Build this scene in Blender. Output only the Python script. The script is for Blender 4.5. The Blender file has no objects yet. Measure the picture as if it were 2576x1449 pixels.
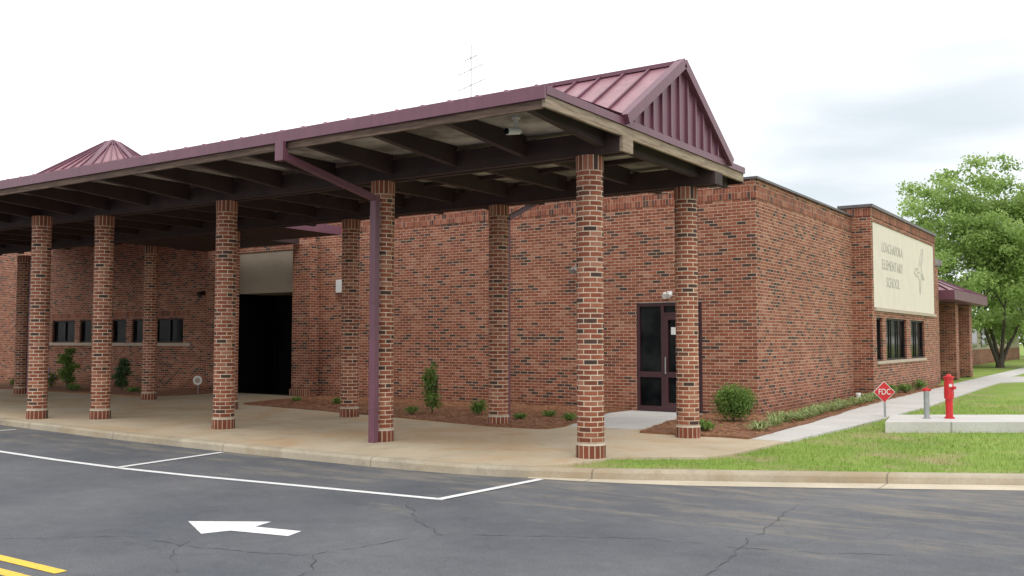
import bpy, math, random
import numpy as np
from mathutils import Vector, Matrix
random.seed(7); rng=np.random.default_rng(7)
scene=bpy.context.scene
COL=scene.collection
scene.view_settings.view_transform='Standard'
scene.view_settings.look='None'
scene.view_settings.exposure=0

# ------------------------------------------------------------ materials
def newmat(name):
    m=bpy.data.materials.new(name); m.use_nodes=True
    nt=m.node_tree; b=nt.nodes["Principled BSDF"]
    return m,nt,b
def L(nt,a,b): nt.links.new(a,b)
def ramp(nt,stops,interp='LINEAR'):
    r=nt.nodes.new('ShaderNodeValToRGB'); r.color_ramp.interpolation=interp
    e=r.color_ramp.elements
    while len(e)<len(stops): e.new(0.5)
    for i,(p,c) in enumerate(stops):
        e[i].position=p; e[i].color=(c[0],c[1],c[2],1)
    return r
def mixc(nt,fac,a,b,blend='MIX'):
    m=nt.nodes.new('ShaderNodeMix'); m.data_type='RGBA'; m.blend_type=blend
    for s,v in ((m.inputs[0],fac),(m.inputs[6],a),(m.inputs[7],b)):
        if hasattr(v,'links'): nt.links.new(v,s)
        else:
            s.default_value=v if not isinstance(v,tuple) else (v[0],v[1],v[2],1)
    return m.outputs[2]
def pos(nt): return nt.nodes.new('ShaderNodeNewGeometry').outputs['Position']
def noise(nt,vec,scale,detail=4,rough=.55,dist=0):
    n=nt.nodes.new('ShaderNodeTexNoise'); n.inputs['Scale'].default_value=scale
    n.inputs['Detail'].default_value=detail; n.inputs['Roughness'].default_value=rough
    n.inputs['Distortion'].default_value=dist
    if vec is not None: nt.links.new(vec,n.inputs['Vector'])
    return n.outputs['Fac']
def math_(nt,op,a,b=None,c=None):
    m=nt.nodes.new('ShaderNodeMath'); m.operation=op
    for i,v in enumerate((a,b,c)):
        if v is None: continue
        if hasattr(v,'links'): nt.links.new(v,m.inputs[i])
        else: m.inputs[i].default_value=v
    return m.outputs[0]
def bump(nt,b,h,strength=.4,dist=.01):
    n=nt.nodes.new('ShaderNodeBump'); n.inputs['Strength'].default_value=strength
    n.inputs['Distance'].default_value=dist
    nt.links.new(h,n.inputs['Height']); nt.links.new(n.outputs[0],b.inputs['Normal'])
def ramp_out(nt,f,stops):
    r=ramp(nt,stops); L(nt,f,r.inputs[0]); return r.outputs[0]

def simple(name,col,rough=.6,var=.15,scale=6,metal=0,spec=.5,bumps=0,streak=0):
    m,nt,b=newmat(name)
    f=noise(nt,pos(nt),scale)
    c=ramp_out(nt,f,[(.25,tuple(c*(1-var) for c in col)),(.75,tuple(min(1,c*(1+var)) for c in col))])
    if streak:
        mp=nt.nodes.new('ShaderNodeMapping'); mp.inputs['Scale'].default_value=(7,7,.7); L(nt,pos(nt),mp.inputs[0])
        c=mixc(nt,streak,c,ramp_out(nt,noise(nt,mp.outputs[0],1.3,5,.65),[(.35,(.62,.62,.62)),(.65,(1.1,1.1,1.1))]),'MULTIPLY')
    L(nt,c,b.inputs['Base Color'])
    b.inputs['Roughness'].default_value=rough; b.inputs['Metallic'].default_value=metal
    b.inputs['Specular IOR Level'].default_value=spec
    if bumps: bump(nt,b,noise(nt,pos(nt),scale*12),bumps,.005)
    return m

def brickmat(name,bw=.203,rh=.0677,mortar=.0118,mort=(.54,.44,.335),offset=.5):
    m,nt,b=newmat(name)
    uv=nt.nodes.new('ShaderNodeUVMap').outputs[0]
    br=nt.nodes.new('ShaderNodeTexBrick')
    br.offset=offset; br.squash=1
    L(nt,uv,br.inputs['Vector'])
    br.inputs['Color1'].default_value=(0,0,0,1); br.inputs['Color2'].default_value=(1,1,1,1)
    br.inputs['Mortar'].default_value=(.5,.5,.5,1); br.inputs['Scale'].default_value=1
    br.inputs['Mortar Size'].default_value=mortar*.5; br.inputs['Mortar Smooth'].default_value=.2
    br.inputs['Brick Width'].default_value=bw; br.inputs['Row Height'].default_value=rh
    r=ramp(nt,[(0,(.060,.040,.036)),(.09,(.095,.053,.043)),(.16,(.185,.062,.040)),(.42,(.252,.078,.046)),(.65,(.290,.096,.057)),(.85,(.32,.125,.078)),(1,(.355,.175,.118))])
    L(nt,br.outputs['Color'],r.inputs[0])
    c=mixc(nt,.4,r.outputs[0],ramp_out(nt,noise(nt,pos(nt),14,3),[(.3,(.6,.6,.6)),(.7,(1.2,1.17,1.14))]),'MULTIPLY')
    big=ramp_out(nt,noise(nt,pos(nt),.55,4),[(.3,(.85,.83,.81)),(.7,(1.1,1.08,1.05))])
    mo=mixc(nt,.6,mort,ramp_out(nt,noise(nt,pos(nt),5,4),[(.35,(.6,.58,.55)),(.65,(1.1,1.1,1.1))]),'MULTIPLY')
    c=mixc(nt,br.outputs['Fac'],c,mo)
    c=mixc(nt,.8,c,big,'MULTIPLY')
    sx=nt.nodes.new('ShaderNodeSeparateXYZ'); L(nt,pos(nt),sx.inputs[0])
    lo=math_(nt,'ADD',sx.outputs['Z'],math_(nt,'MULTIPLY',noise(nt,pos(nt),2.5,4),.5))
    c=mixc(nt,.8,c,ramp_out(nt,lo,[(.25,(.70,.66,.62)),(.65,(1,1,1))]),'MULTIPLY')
    L(nt,c,b.inputs['Base Color'])
    b.inputs['Roughness'].default_value=.85; b.inputs['Specular IOR Level'].default_value=.25
    inv=math_(nt,'SUBTRACT',1.0,br.outputs['Fac'])
    bump(nt,b,inv,.5,.006)
    return m

M={}
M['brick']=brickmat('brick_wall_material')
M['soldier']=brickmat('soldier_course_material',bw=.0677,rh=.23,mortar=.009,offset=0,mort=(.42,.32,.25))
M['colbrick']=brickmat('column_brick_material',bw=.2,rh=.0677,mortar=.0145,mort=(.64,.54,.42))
M['colsoldier']=brickmat('column_soldier_material',bw=.08,rh=.3,mortar=.016,offset=0,mort=(.60,.50,.40))
M['mauve']=simple('mauve_metal_roof',(.32,.158,.188),.42,.08,1.5,0,.5,streak=.5)
M['mauve_fascia']=simple('mauve_metal_fascia',(.152,.056,.086),.42,.10,2.5,0,.5,streak=.4)
M['maroon']=simple('maroon_door_paint',(.05,.014,.018),.4,.1,4)
M['beam']=simple('dark_painted_timber',(.042,.024,.023),.75,.3,3,bumps=.2)
def wood(name,a,b_,c_):
    m,nt,b=newmat(name)
    mp=nt.nodes.new('ShaderNodeMapping'); mp.inputs['Scale'].default_value=(1,1,14)
    L(nt,pos(nt),mp.inputs[0])
    f=noise(nt,mp.outputs[0],2.2,6,.7)
    c=ramp_out(nt,f,[(.3,a),(.5,b_),(.75,c_)])
    L(nt,c,b.inputs['Base Color']); b.inputs['Roughness'].default_value=.85
    return m
M['wood']=wood('weathered_timber_board',(.14,.095,.065),(.31,.24,.17),(.45,.37,.27))
M['rimwood']=wood('shaded_timber_board',(.05,.03,.025),(.11,.07,.05),(.22,.155,.11))  # darker copy of the board timber, eave shade put into its colour
def ceil():
    m,nt,b=newmat('pale_ceiling_board'); p=pos(nt)
    c=ramp_out(nt,noise(nt,p,1.1,5,.6),[(.38,(.17,.145,.125)),(.62,(.55,.51,.46))])
    L(nt,c,b.inputs['Base Color']); b.inputs['Roughness'].default_value=.85
    return m
M['ceiling']=ceil()
M['coping']=simple('dark_metal_coping',(.10,.09,.095),.5,.2,3)
M['beige']=simple('cream_stucco_panel',(.72,.665,.575),.9,.04,2,bumps=.12,streak=.12)
M['tanpanel']=simple('tan_stucco_panel',(.40,.335,.26),.9,.08,2)
M['letter']=simple('grey_sign_lettering',(.44,.42,.37),.6,.05,3)
M['sill']=simple('cream_stone_trim',(.45,.38,.30),.8,.15,5)
M['dark']=simple('recess_shade_black',(.008,.007,.007),.9,.1,3,spec=.03)  # near-black colour standing in for deep shade inside the entrance recess
M['white']=simple('white_enamel',(.72,.72,.70),.4,.05,4)
M['greymetal']=simple('galvanised_metal',(.36,.38,.38),.45,.15,8,.6)
M['red']=simple('red_enamel_paint',(.55,.018,.022),.38,.15,9)
M['blackfr']=simple('dark_bronze_frame',(.02,.015,.015),.5,.1,4,spec=.2)
M['roofing']=simple('roof_membrane',(.22,.21,.2),.9,.2,1)
M['bark']=simple('tree_bark',(.085,.07,.055),.9,.35,7,bumps=.6)
M['palewall']=simple('pale_painted_panel',(.42,.38,.28),.8,.1,1)
M['crack']=simple('dark_crack_filler',(.045,.045,.048),.9,.3,8)
def glass():
    m,nt,b=newmat('dark_window_glass')
    f=noise(nt,pos(nt),1.3,3)
    c=ramp_out(nt,f,[(.4,(.004,.005,.006)),(.62,(.02,.022,.022))])
    L(nt,c,b.inputs['Base Color']); b.inputs['Roughness'].default_value=.08
    b.inputs['IOR'].default_value=1.13
    b.inputs['Specular IOR Level'].default_value=.5
    return m
M['glass']=glass()

def asphalt():
    m,nt,b=newmat('asphalt'); p=pos(nt)
    fine=noise(nt,p,90,2,.7); mid=noise(nt,p,5,5,.65); big=noise(nt,p,.4,5,.6)
    c=ramp_out(nt,big,[(.35,(.088,.095,.110)),(.5,(.114,.119,.132)),(.65,(.140,.144,.155))])
    c=mixc(nt,.6,c,ramp_out(nt,mid,[(.3,(.82,.82,.82)),(.7,(1.12,1.12,1.12))]),'MULTIPLY')
    c=mixc(nt,.8,c,ramp_out(nt,fine,[(.3,(.62,.62,.62)),(.72,(1.38,1.36,1.32))]),'MULTIPLY')
    mp=nt.nodes.new('ShaderNodeMapping'); mp.inputs['Scale'].default_value=(.5,1.9,1); mp.inputs['Rotation'].default_value=(0,0,.12)
    L(nt,p,mp.inputs[0])
    st=noise(nt,mp.outputs[0],1.6,8,.74)
    sx=nt.nodes.new('ShaderNodeSeparateXYZ'); L(nt,p,sx.inputs[0])
    near=nt.nodes.new('ShaderNodeMapRange'); near.inputs[1].default_value=-4.6; near.inputs[2].default_value=-2.2
    near.inputs[3].default_value=-.06; near.inputs[4].default_value=.13; L(nt,sx.outputs['Y'],near.inputs[0])
    s2=math_(nt,'ADD',st,near.outputs[0])
    sm=ramp_out(nt,s2,[(.60,(0,0,0)),(.74,(.6,.6,.6))])
    c=mixc(nt,sm,c,(.235,.21,.17))
    dn=nt.nodes.new('ShaderNodeTexNoise'); dn.inputs['Scale'].default_value=1.2; dn.inputs['Detail'].default_value=6
    L(nt,p,dn.inputs['Vector'])
    va=nt.nodes.new('ShaderNodeVectorMath'); va.operation='MULTIPLY_ADD'
    va.inputs[1].default_value=(1.0,1.0,0); L(nt,dn.outputs['Color'],va.inputs[0]); L(nt,p,va.inputs[2])
    vo=nt.nodes.new('ShaderNodeTexVoronoi'); vo.feature='DISTANCE_TO_EDGE'; vo.inputs['Scale'].default_value=.33
    vo.voronoi_dimensions='2D'; L(nt,va.outputs[0],vo.inputs['Vector'])
    crm=ramp_out(nt,vo.outputs['Distance'],[(.0012,(.25,.25,.25)),(.004,(0,0,0))])
    c=mixc(nt,crm,c,(.04,.04,.043))
    L(nt,c,b.inputs['Base Color']); b.inputs['Roughness'].default_value=.9
    b.inputs['Specular IOR Level'].default_value=.3
    bump(nt,b,fine,.35,.006)
    return m
M['asphalt']=asphalt()
def concrete(name,c0,c1,stain=None,joint=0,jw=.012,jaxis='X'):
    m,nt,b=newmat(name); p=pos(nt)
    c=ramp_out(nt,noise(nt,p,.9,6,.6),[(.3,c0),(.7,c1)])
    c=mixc(nt,.6,c,ramp_out(nt,noise(nt,p,22,4,.7),[(.3,(.82,.82,.82)),(.7,(1.1,1.1,1.1))]),'MULTIPLY')
    if stain:
        sm=ramp_out(nt,noise(nt,p,.5,6,.65,.8),[(.46,(0,0,0)),(.64,(.8,.8,.8))])
        c=mixc(nt,sm,c,stain)
        sm=ramp_out(nt,noise(nt,p,1.7,6,.7,.4),[(.56,(0,0,0)),(.72,(.5,.5,.5))])
        c=mixc(nt,sm,c,tuple(x*.55 for x in c0))
    if joint:
        sx=nt.nodes.new('ShaderNodeSeparateXYZ'); L(nt,p,sx.inputs[0])
        fr=math_(nt,'FRACT',math_(nt,'MULTIPLY',math_(nt,'ADD',sx.outputs[jaxis],200.4),1/joint))
        j=math_(nt,'LESS_THAN',fr,jw/joint)
        c=mixc(nt,math_(nt,'MULTIPLY',j,.6),c,tuple(x*.35 for x in c0))
    L(nt,c,b.inputs['Base Color']); b.inputs['Roughness'].default_value=.88
    b.inputs['Specular IOR Level'].default_value=.3
    bump(nt,b,noise(nt,p,60,3),.25,.004)
    return m
M['walk']=concrete('stained_concrete',(.43,.355,.25),(.54,.46,.34),(.45,.30,.165),3.68)
M['path']=concrete('pale_concrete',(.47,.455,.43),(.58,.565,.54),None,1.8,.02,'Y')
M['kerb']=concrete('kerb_concrete',(.34,.295,.22),(.49,.43,.33),(.33,.25,.155),3.0,.02)
M['gutter']=concrete('gutter_concrete',(.46,.40,.30),(.62,.55,.43),None,3.0,.02)
DRY=[(.50,(0,0,0)),(.64,(.8,.8,.8))]
def grassm():
    m,nt,b=newmat('lawn_grass'); p=pos(nt)
    c=ramp_out(nt,noise(nt,p,.8,5,.65),[(.3,(.16,.26,.045)),(.55,(.23,.34,.065)),(.75,(.31,.36,.11))])
    c=mixc(nt,.8,c,ramp_out(nt,noise(nt,p,26,4,.7),[(.25,(.55,.55,.5)),(.75,(1.25,1.25,1.2))]),'MULTIPLY')
    dry=ramp_out(nt,noise(nt,p,.6,6,.72),DRY)
    c=mixc(nt,dry,c,(.37,.29,.17))
    L(nt,c,b.inputs['Base Color']); b.inputs['Roughness'].default_value=.9
    b.inputs['Specular IOR Level'].default_value=.2
    bump(nt,b,noise(nt,p,40,4),.8,.03)
    return m
M['grass']=grassm()
def leafm(name,a,bb,cc,scale=2.5,tr=.25,dry=None):
    m,nt,b=newmat(name)
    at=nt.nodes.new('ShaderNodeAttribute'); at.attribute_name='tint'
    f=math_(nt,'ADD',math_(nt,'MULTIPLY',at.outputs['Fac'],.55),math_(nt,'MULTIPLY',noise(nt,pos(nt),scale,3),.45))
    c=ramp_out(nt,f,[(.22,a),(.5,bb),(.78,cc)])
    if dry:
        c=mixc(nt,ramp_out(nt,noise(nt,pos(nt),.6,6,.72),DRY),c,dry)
    L(nt,c,b.inputs['Base Color']); b.inputs['Roughness'].default_value=.55
    b.inputs['Specular IOR Level'].default_value=.3
    t=nt.nodes.new('ShaderNodeBsdfTranslucent'); L(nt,c,t.inputs[0])
    mx=nt.nodes.new('ShaderNodeMixShader'); mx.inputs[0].default_value=tr
    L(nt,b.outputs[0],mx.inputs[1]); L(nt,t.outputs[0],mx.inputs[2])
    L(nt,mx.outputs[0],nt.nodes['Material Output'].inputs[0])
    return m
M['leaf_tree']=leafm('tree_leaves',(.14,.225,.05),(.28,.41,.11),(.43,.55,.21),.8,.45)
M['leaf_bush']=leafm('shrub_leaves',(.05,.105,.022),(.13,.23,.045),(.25,.36,.08),6)
M['leaf_dark']=leafm('dark_glossy_leaves',(.015,.035,.014),(.04,.08,.028),(.08,.14,.05),6,.15)
M['leaf_lirio']=leafm('strappy_leaves',(.13,.19,.05),(.27,.35,.12),(.46,.48,.24),4)
M['blade']=leafm('grass_blades',(.16,.26,.04),(.27,.39,.07),(.40,.47,.15),.7,.25,(.43,.36,.19))
M['flower']=simple('pale_purple_petals',(.45,.30,.5),.6,.2,9)
def mulchm():
    m,nt,b=newmat('pine_straw_mulch'); p=pos(nt)
    mp=nt.nodes.new('ShaderNodeMapping'); mp.inputs['Scale'].default_value=(1,2.6,1); mp.inputs['Rotation'].default_value=(0,0,.5)
    L(nt,p,mp.inputs[0])
    c=ramp_out(nt,noise(nt,mp.outputs[0],16,6,.75,.8),[(.28,(.09,.038,.02)),(.5,(.24,.11,.055)),(.75,(.40,.21,.11))])
    L(nt,c,b.inputs['Base Color']); b.inputs['Roughness'].default_value=.95
    bump(nt,b,noise(nt,p,35,4),.9,.03)
    return m
M['mulch']=mulchm()
M['straw']=leafm('pine_straw_needles',(.12,.05,.025),(.31,.14,.065),(.50,.28,.16),3,.05)
def paint(name,col):
    m,nt,b=newmat(name); p=pos(nt)
    c=mixc(nt,ramp_out(nt,noise(nt,p,18,6,.8),[(.52,(0,0,0)),(.70,(.65,.65,.65))]),col,(.16,.16,.16))
    L(nt,c,b.inputs['Base Color']); b.inputs['Roughness'].default_value=.8
    return m
M['wpaint']=paint('worn_white_paint',(.76,.76,.76)); M['ypaint']=paint('worn_yellow_paint',(.76,.50,.06))

# ------------------------------------------------------------ builders
WLOC={}
class MB:
    def __init__(s): s.v=[];s.f=[];s.m=[];s.uv=[]
    def face(s,pts,m=0,uv=None):
        i=len(s.v); s.v+= [tuple(p) for p in pts]; s.f.append(list(range(i,i+len(pts)))); s.m.append(m)
        if uv is None:
            a=Vector(pts[0]);n=Vector((0,0,0))
            for k in range(1,len(pts)-1): n+=(Vector(pts[k])-a).cross(Vector(pts[k+1])-a)
            ax=max(range(3),key=lambda k:abs(n[k]))
            if ax==0: uv=[(p[1],p[2]) for p in pts]
            elif ax==1: uv=[(p[0],p[2]) for p in pts]
            else: uv=[(p[0],p[1]) for p in pts]
        s.uv.append(uv)
    def box(s,x0,x1,y0,y1,z0,z1,m=0,skip=''):
        if 'b' not in skip: s.face([(x0,y0,z0),(x0,y1,z0),(x1,y1,z0),(x1,y0,z0)],m)
        if 't' not in skip: s.face([(x0,y0,z1),(x1,y0,z1),(x1,y1,z1),(x0,y1,z1)],m)
        s.face([(x0,y0,z0),(x1,y0,z0),(x1,y0,z1),(x0,y0,z1)],m)
        s.face([(x1,y1,z0),(x0,y1,z0),(x0,y1,z1),(x1,y1,z1)],m)
        s.face([(x0,y1,z0),(x0,y0,z0),(x0,y0,z1),(x0,y1,z1)],m)
        s.face([(x1,y0,z0),(x1,y1,z0),(x1,y1,z1),(x1,y0,z1)],m)
        return s
    def tube(s,p0,p1,r0,r1,n=10,m=0,circ=None,caps=True,uv0=0):
        p0=Vector(p0);p1=Vector(p1);d=(p1-p0).normalized()
        a=Vector((1,0,0)) if abs(d.z)>.9 else Vector((0,0,1))
        u=d.cross(a).normalized(); w=d.cross(u).normalized()
        if abs(d.z)>.9: u=Vector((1,0,0)); w=Vector((0,1,0)) if d.z>0 else Vector((0,-1,0))
        ln=(p1-p0).length
        if circ is None: circ=2*math.pi*max(r0,r1)
        A=[];B=[]
        for k in range(n+1):
            t=2*math.pi*k/n; q=u*math.cos(t)+w*math.sin(t)
            A.append(p0+q*r0);B.append(p1+q*r1)
        for k in range(n):
            s.face([A[k],A[k+1],B[k+1],B[k]],m,[(circ*k/n,uv0),(circ*(k+1)/n,uv0),(circ*(k+1)/n,uv0+ln),(circ*k/n,uv0+ln)])
        if caps:
            s.face(A[:n][::-1],m); s.face(B[:n],m)
        return s
    def beam(s,p0,p1,w,h,m=0,up=(0,0,1)):
        p0=Vector(p0);p1=Vector(p1);d=(p1-p0).normalized();up=Vector(up)
        r=d.cross(up).normalized(); u=r.cross(d).normalized()
        def c(p): return [p-r*w/2-u*h/2,p+r*w/2-u*h/2,p+r*w/2+u*h/2,p-r*w/2+u*h/2]
        a=c(p0);b=c(p1)
        for k in range(4):
            j=(k+1)%4; s.face([a[k],a[j],b[j],b[k]],m)
        s.face(a[::-1],m); s.face(b,m)
        return s
    def slab(s,poly,z1,z0,m=0,side=None):
        s.face([(x,y,z1) for x,y in poly],m)
        for i in range(len(poly)):
            a=poly[i];b=poly[(i+1)%len(poly)]
            s.face([(a[0],a[1],z0),(b[0],b[1],z0),(b[0],b[1],z1),(a[0],a[1],z1)],m if side is None else side)
        return s
    def build(s,name,mats,parent=None,smooth=False,weld=False,origin=None,**props):
        v=np.array(s.v,dtype=float)
        if origin is None:
            origin=((v[:,0].min()+v[:,0].max())/2,(v[:,1].min()+v[:,1].max())/2,v[:,2].min())
        o=Vector(origin)
        me=bpy.data.meshes.new(name)
        me.from_pydata((v-np.array(origin)).tolist(),[],s.f)
        for mm in mats: me.materials.append(M[mm] if isinstance(mm,str) else mm)
        me.polygons.foreach_set('material_index',s.m)
        uvl=me.uv_layers.new(name='UVMap')
        flat=[c for f in s.uv for p in f for c in p]
        uvl.data.foreach_set('uv',flat)
        if smooth: me.polygons.foreach_set('use_smooth',[True]*len(s.f))
        me.update()
        if weld:
            import bmesh
            bm=bmesh.new(); bm.from_mesh(me); bmesh.ops.remove_doubles(bm,verts=bm.verts,dist=1e-4)
            if smooth:
                for e in bm.edges:
                    if len(e.link_faces)==2 and e.calc_face_angle()>.7: e.smooth=False
            bm.to_mesh(me); bm.free()
        ob=bpy.data.objects.new(name,me); COL.objects.link(ob)
        place(ob,o,parent,props)
        return ob
def place(ob,o,parent,props):
    WLOC[ob.name]=Vector(o)
    if parent is not None:
        ob.parent=parent; ob.location=Vector(o)-WLOC[parent.name]
    else: ob.location=o
    for k,v in props.items(): ob[k]=v
def empty(name,o,**props):
    e=bpy.data.objects.new(name,None); COL.objects.link(e); e.empty_display_size=.3
    place(e,Vector(o),None,props); return e

def textmesh(name,s,size,loc,rot,mat,parent,ext=.006,width=None):
    cu=bpy.data.curves.new(name,'FONT'); cu.body=s; cu.size=size; cu.align_x='CENTER'; cu.align_y='CENTER'; cu.extrude=ext
    t=bpy.data.objects.new(name+'_src',cu); COL.objects.link(t)
    bpy.context.view_layer.update()
    me=bpy.data.meshes.new_from_object(t.evaluated_get(bpy.context.evaluated_depsgraph_get()))
    bpy.data.objects.remove(t)
    if width:
        xs=[v.co.x for v in me.vertices]; k=width/(max(xs)-min(xs))
        for v in me.vertices: v.co.x*=k
    me.materials.clear(); me.materials.append(M[mat])
    ob=bpy.data.objects.new(name,me); COL.objects.link(ob)
    place(ob,Vector(loc),parent,{}); ob.rotation_euler=rot
    return ob

# ------------------------------------------------------------ ground
def cat(pts,n=8):
    out=[]
    for i in range(len(pts)-1):
        p0=pts[max(i-1,0)];p1=pts[i];p2=pts[i+1];p3=pts[min(i+2,len(pts)-1)]
        for k in range(n):
            t=k/n
            out.append(tuple(.5*((2*p1[j])+(-p0[j]+p2[j])*t+(2*p0[j]-5*p1[j]+4*p2[j]-p3[j])*t*t+(-p0[j]+3*p1[j]-3*p2[j]+p3[j])*t**3) for j in (0,1)))
    out.append(pts[-1]); return out
K=cat([(-60,2.5),(-30,.6),(-18,-.6),(-12.8,-1.1),(-8,-1.5),(-4,-1.65),(-1.3,-1.6),(.3,-1.2),(2.3,-.2),(4.93,1.25),(12,5.2),(40,21),(120,66)])
def offs(poly,d):
    out=[]
    for i,p in enumerate(poly):
        a=Vector(poly[max(i-1,0)]);b=Vector(poly[min(i+1,len(poly)-1)])
        t=(b-a).normalized(); n=Vector((-t.y,t.x)); out.append((p[0]+n.x*d,p[1]+n.y*d))
    return out
Ki=offs(K,.16); Ko=offs(K,-.34)
RZ=-.12
MB().slab([(-500,-500),(500,-500),(500,500),(-500,500)],-.25,-.6).build('ground',['grass'],kind='structure')
MB().slab([(-300,-200),(300,-200)]+[(300,160)]+[(120,68)]+[p for p in Ki[::-1]]+[(-300,6)],RZ,-.24).build('road',['asphalt'],kind='structure')
b=MB()
for i in range(len(K)-1):
    def kq(i,t): return (K[i][0]*(1-t)+Ki[i][0]*t,K[i][1]*(1-t)+Ki[i][1]*t)
    prof=[(0,-.2),(.06,-.035),(.16,-.010),(.34,.002),(1,.003)]
    for (t0,z0),(t1,z1) in zip(prof,prof[1:]):
        p,q,r_,s_=kq(i,t0),kq(i+1,t0),kq(i+1,t1),kq(i,t1)
        b.face([(p[0],p[1],z0),(q[0],q[1],z0),(r_[0],r_[1],z1),(s_[0],s_[1],z1)])
b.build('kerb',['kerb'],kind='structure')
b=MB()
for i in range(len(K)-1):
    if K[i][0]<-.2: continue
    a0,a1,c0,c1=K[i],K[i+1],Ko[i],Ko[i+1]
    w0=min(1,(K[i][0]+.4)/2); w1=min(1,(K[i+1][0]+.4)/2)
    c0=(a0[0]+(c0[0]-a0[0])*w0,a0[1]+(c0[1]-a0[1])*w0); c1=(a1[0]+(c1[0]-a1[0])*w1,a1[1]+(c1[1]-a1[1])*w1)
    b.face([(c0[0],c0[1],RZ+.004),(c1[0],c1[1],RZ+.004),(a1[0],a1[1],RZ+.012),(a0[0],a0[1],RZ+.012)])
b.build('gutter',['gutter'],kind='structure')
MB().slab(Ki+[(250,140),(300,450),(-300,450),(-300,8)],-.03,-.2).build('lawn',['grass'],kind='structure')
gb=[(.12,-.76),(.2,-.3),(.24,.12),(.75,.5),(1.28,.85),(1.42,1.4),(1.46,2.06),(1.52,3.4)]
sw=[p for p in Ki if p[0]<.02]+gb+[(.93,3.4),(.5,7.9),(-.4,7.95),(-12,7.95),(-12,9.5),(-60,9.5)]
MB().slab(sw,0,-.2).build('sidewalk',['walk'],kind='structure')
MB().slab([(.93,3.41),(1.52,3.41),(1.68,6.6),(1.75,13),(1.45,24),(1.4,28),(4.5,34),(4.0,36),(1.0,34.5),(.9,60),(-.2,60),(.2,24),(.4,15),(.55,11),(.8,7.4)],.002,-.15).build('footpath',['path'],kind='structure')
MB().slab([(-3.42,6.7),(-2.55,3.7),(-1.2,3.9),(-1.45,5.6),(-1.55,7.79),(-3.38,7.79)],.006,-.05).build('door_path',['path'],kind='structure')

def inpoly(x,y,poly):
    r=np.zeros(len(x),bool); n=len(poly)
    for i in range(n):
        x0,y0=poly[i];x1,y1=poly[(i+1)%n]
        c=((y0>y)!=(y1>y)); xi=(x1-x0)*(y-y0)/((y1-y0) if y1!=y0 else 1e-9)+x0
        r^=(c&(x<xi))
    return r
def rawtri(name,V,n,k,tint,mats,props,parent=None,origin=None):
    me=bpy.data.meshes.new(name)
    if origin is None: origin=(V[:,0].mean(),V[:,1].mean(),V[:,2].min())
    Vl=V-np.array(origin)
    me.vertices.add(len(V)); me.vertices.foreach_set('co',Vl.ravel())
    me.loops.add(n*k); me.loops.foreach_set('vertex_index',np.arange(n*k,dtype=np.int32))
    me.polygons.add(n); me.polygons.foreach_set('loop_start',np.arange(0,n*k,k,dtype=np.int32))
    me.update(calc_edges=True); me.validate()
    at=me.attributes.new('tint','FLOAT','POINT'); at.data.foreach_set('value',np.repeat(tint,k))
    for m in mats: me.materials.append(M[m])
    ob=bpy.data.objects.new(name,me); COL.objects.link(ob)
    place(ob,Vector(origin),parent,props); return ob
def slivers(name,polys,n,h,w,mat,z,lay=False,dens=None,**props):
    xs=[p[0] for q in polys for p in q];ys=[p[1] for q in polys for p in q]
    X=rng.uniform(min(xs),max(xs),n*4);Y=rng.uniform(min(ys),max(ys),n*4)
    k=np.zeros(len(X),bool)
    for q in polys:k|=inpoly(X,Y,q)
    if dens is not None:k&=rng.random(len(X))<dens(X,Y)
    X=X[k][:n];Y=Y[k][:n];n=len(X)
    a=rng.uniform(0,2*np.pi,n);hh=h*rng.uniform(.5,1.3,n);ln=rng.uniform(.1,.7,n)*hh;ww=w*rng.uniform(.6,1.3,n)
    b2=rng.uniform(0,2*np.pi,n)
    V=np.zeros((n,3,3))
    if lay:
        V[:,0]=np.stack([X-np.sin(a)*ww,Y+np.cos(a)*ww,np.full(n,z)],1)
        V[:,1]=np.stack([X+np.sin(a)*ww,Y-np.cos(a)*ww,np.full(n,z+.004)],1)
        V[:,2]=np.stack([X+np.cos(a)*hh,Y+np.sin(a)*hh,z+rng.uniform(.0,.03,n)],1)
    else:
        V[:,0]=np.stack([X-np.cos(a)*ww,Y-np.sin(a)*ww,np.full(n,z)],1)
        V[:,1]=np.stack([X+np.cos(a)*ww,Y+np.sin(a)*ww,np.full(n,z)],1)
        V[:,2]=np.stack([X+np.cos(b2)*ln,Y+np.sin(b2)*ln,z+hh],1)
    return rawtri(name,V.reshape(-1,3),n,3,rng.random(n),[mat],props)

lawnpoly=[p for p in Ki if .0<p[0]<40]+[(40,60),(1.2,60),(1.4,28),(1.45,24),(1.75,13),(1.68,6.6),(1.52,3.4)]+gb[::-1]
slivers('grass',[lawnpoly],150000,.055,.006,'blade',-.03,dens=lambda X,Y:np.clip(1.3-np.hypot(X-3,Y-3)/13,.0,1),kind='stuff')

bedA=[(-12.0,4.4),(-9.4,4.0),(-6.4,3.5),(-3.6,2.85),(-2.6,3.05),(-2.55,3.6),(-3.4,6.8),(-3.42,7.78),(-12.7,7.78),(-12.5,6)]
bedB=[(-.95,3.35),(.92,3.38),(.8,7.4),(.55,11),(.4,15),(.3,23.5),(0.02,23.5),(0.02,15.18),(-.48,15.18),(-.48,7.78),(-1.5,7.78),(-1.4,5.5)]
bedC=[(-40,5.6),(-24,5.0),(-16.8,4.9),(-16.5,5.5),(-16.5,7.78),(-40,8.08)]
def wobble(poly,amp):
    out=[]
    for i,p in enumerate(poly):
        a=Vector(p);c=Vector(poly[(i+1)%len(poly)]);l=(c-a).length;m=max(1,int(l/.35))
        for k in range(m):
            q=a.lerp(c,k/m); wall=q.y>7.7 and q.x<0
            s=0 if wall or abs(q.x-.02)<.01 or q.x==-.48 else amp
            out.append((q.x+random.uniform(-s,s),q.y+random.uniform(-s,s)))
    return out
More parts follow.
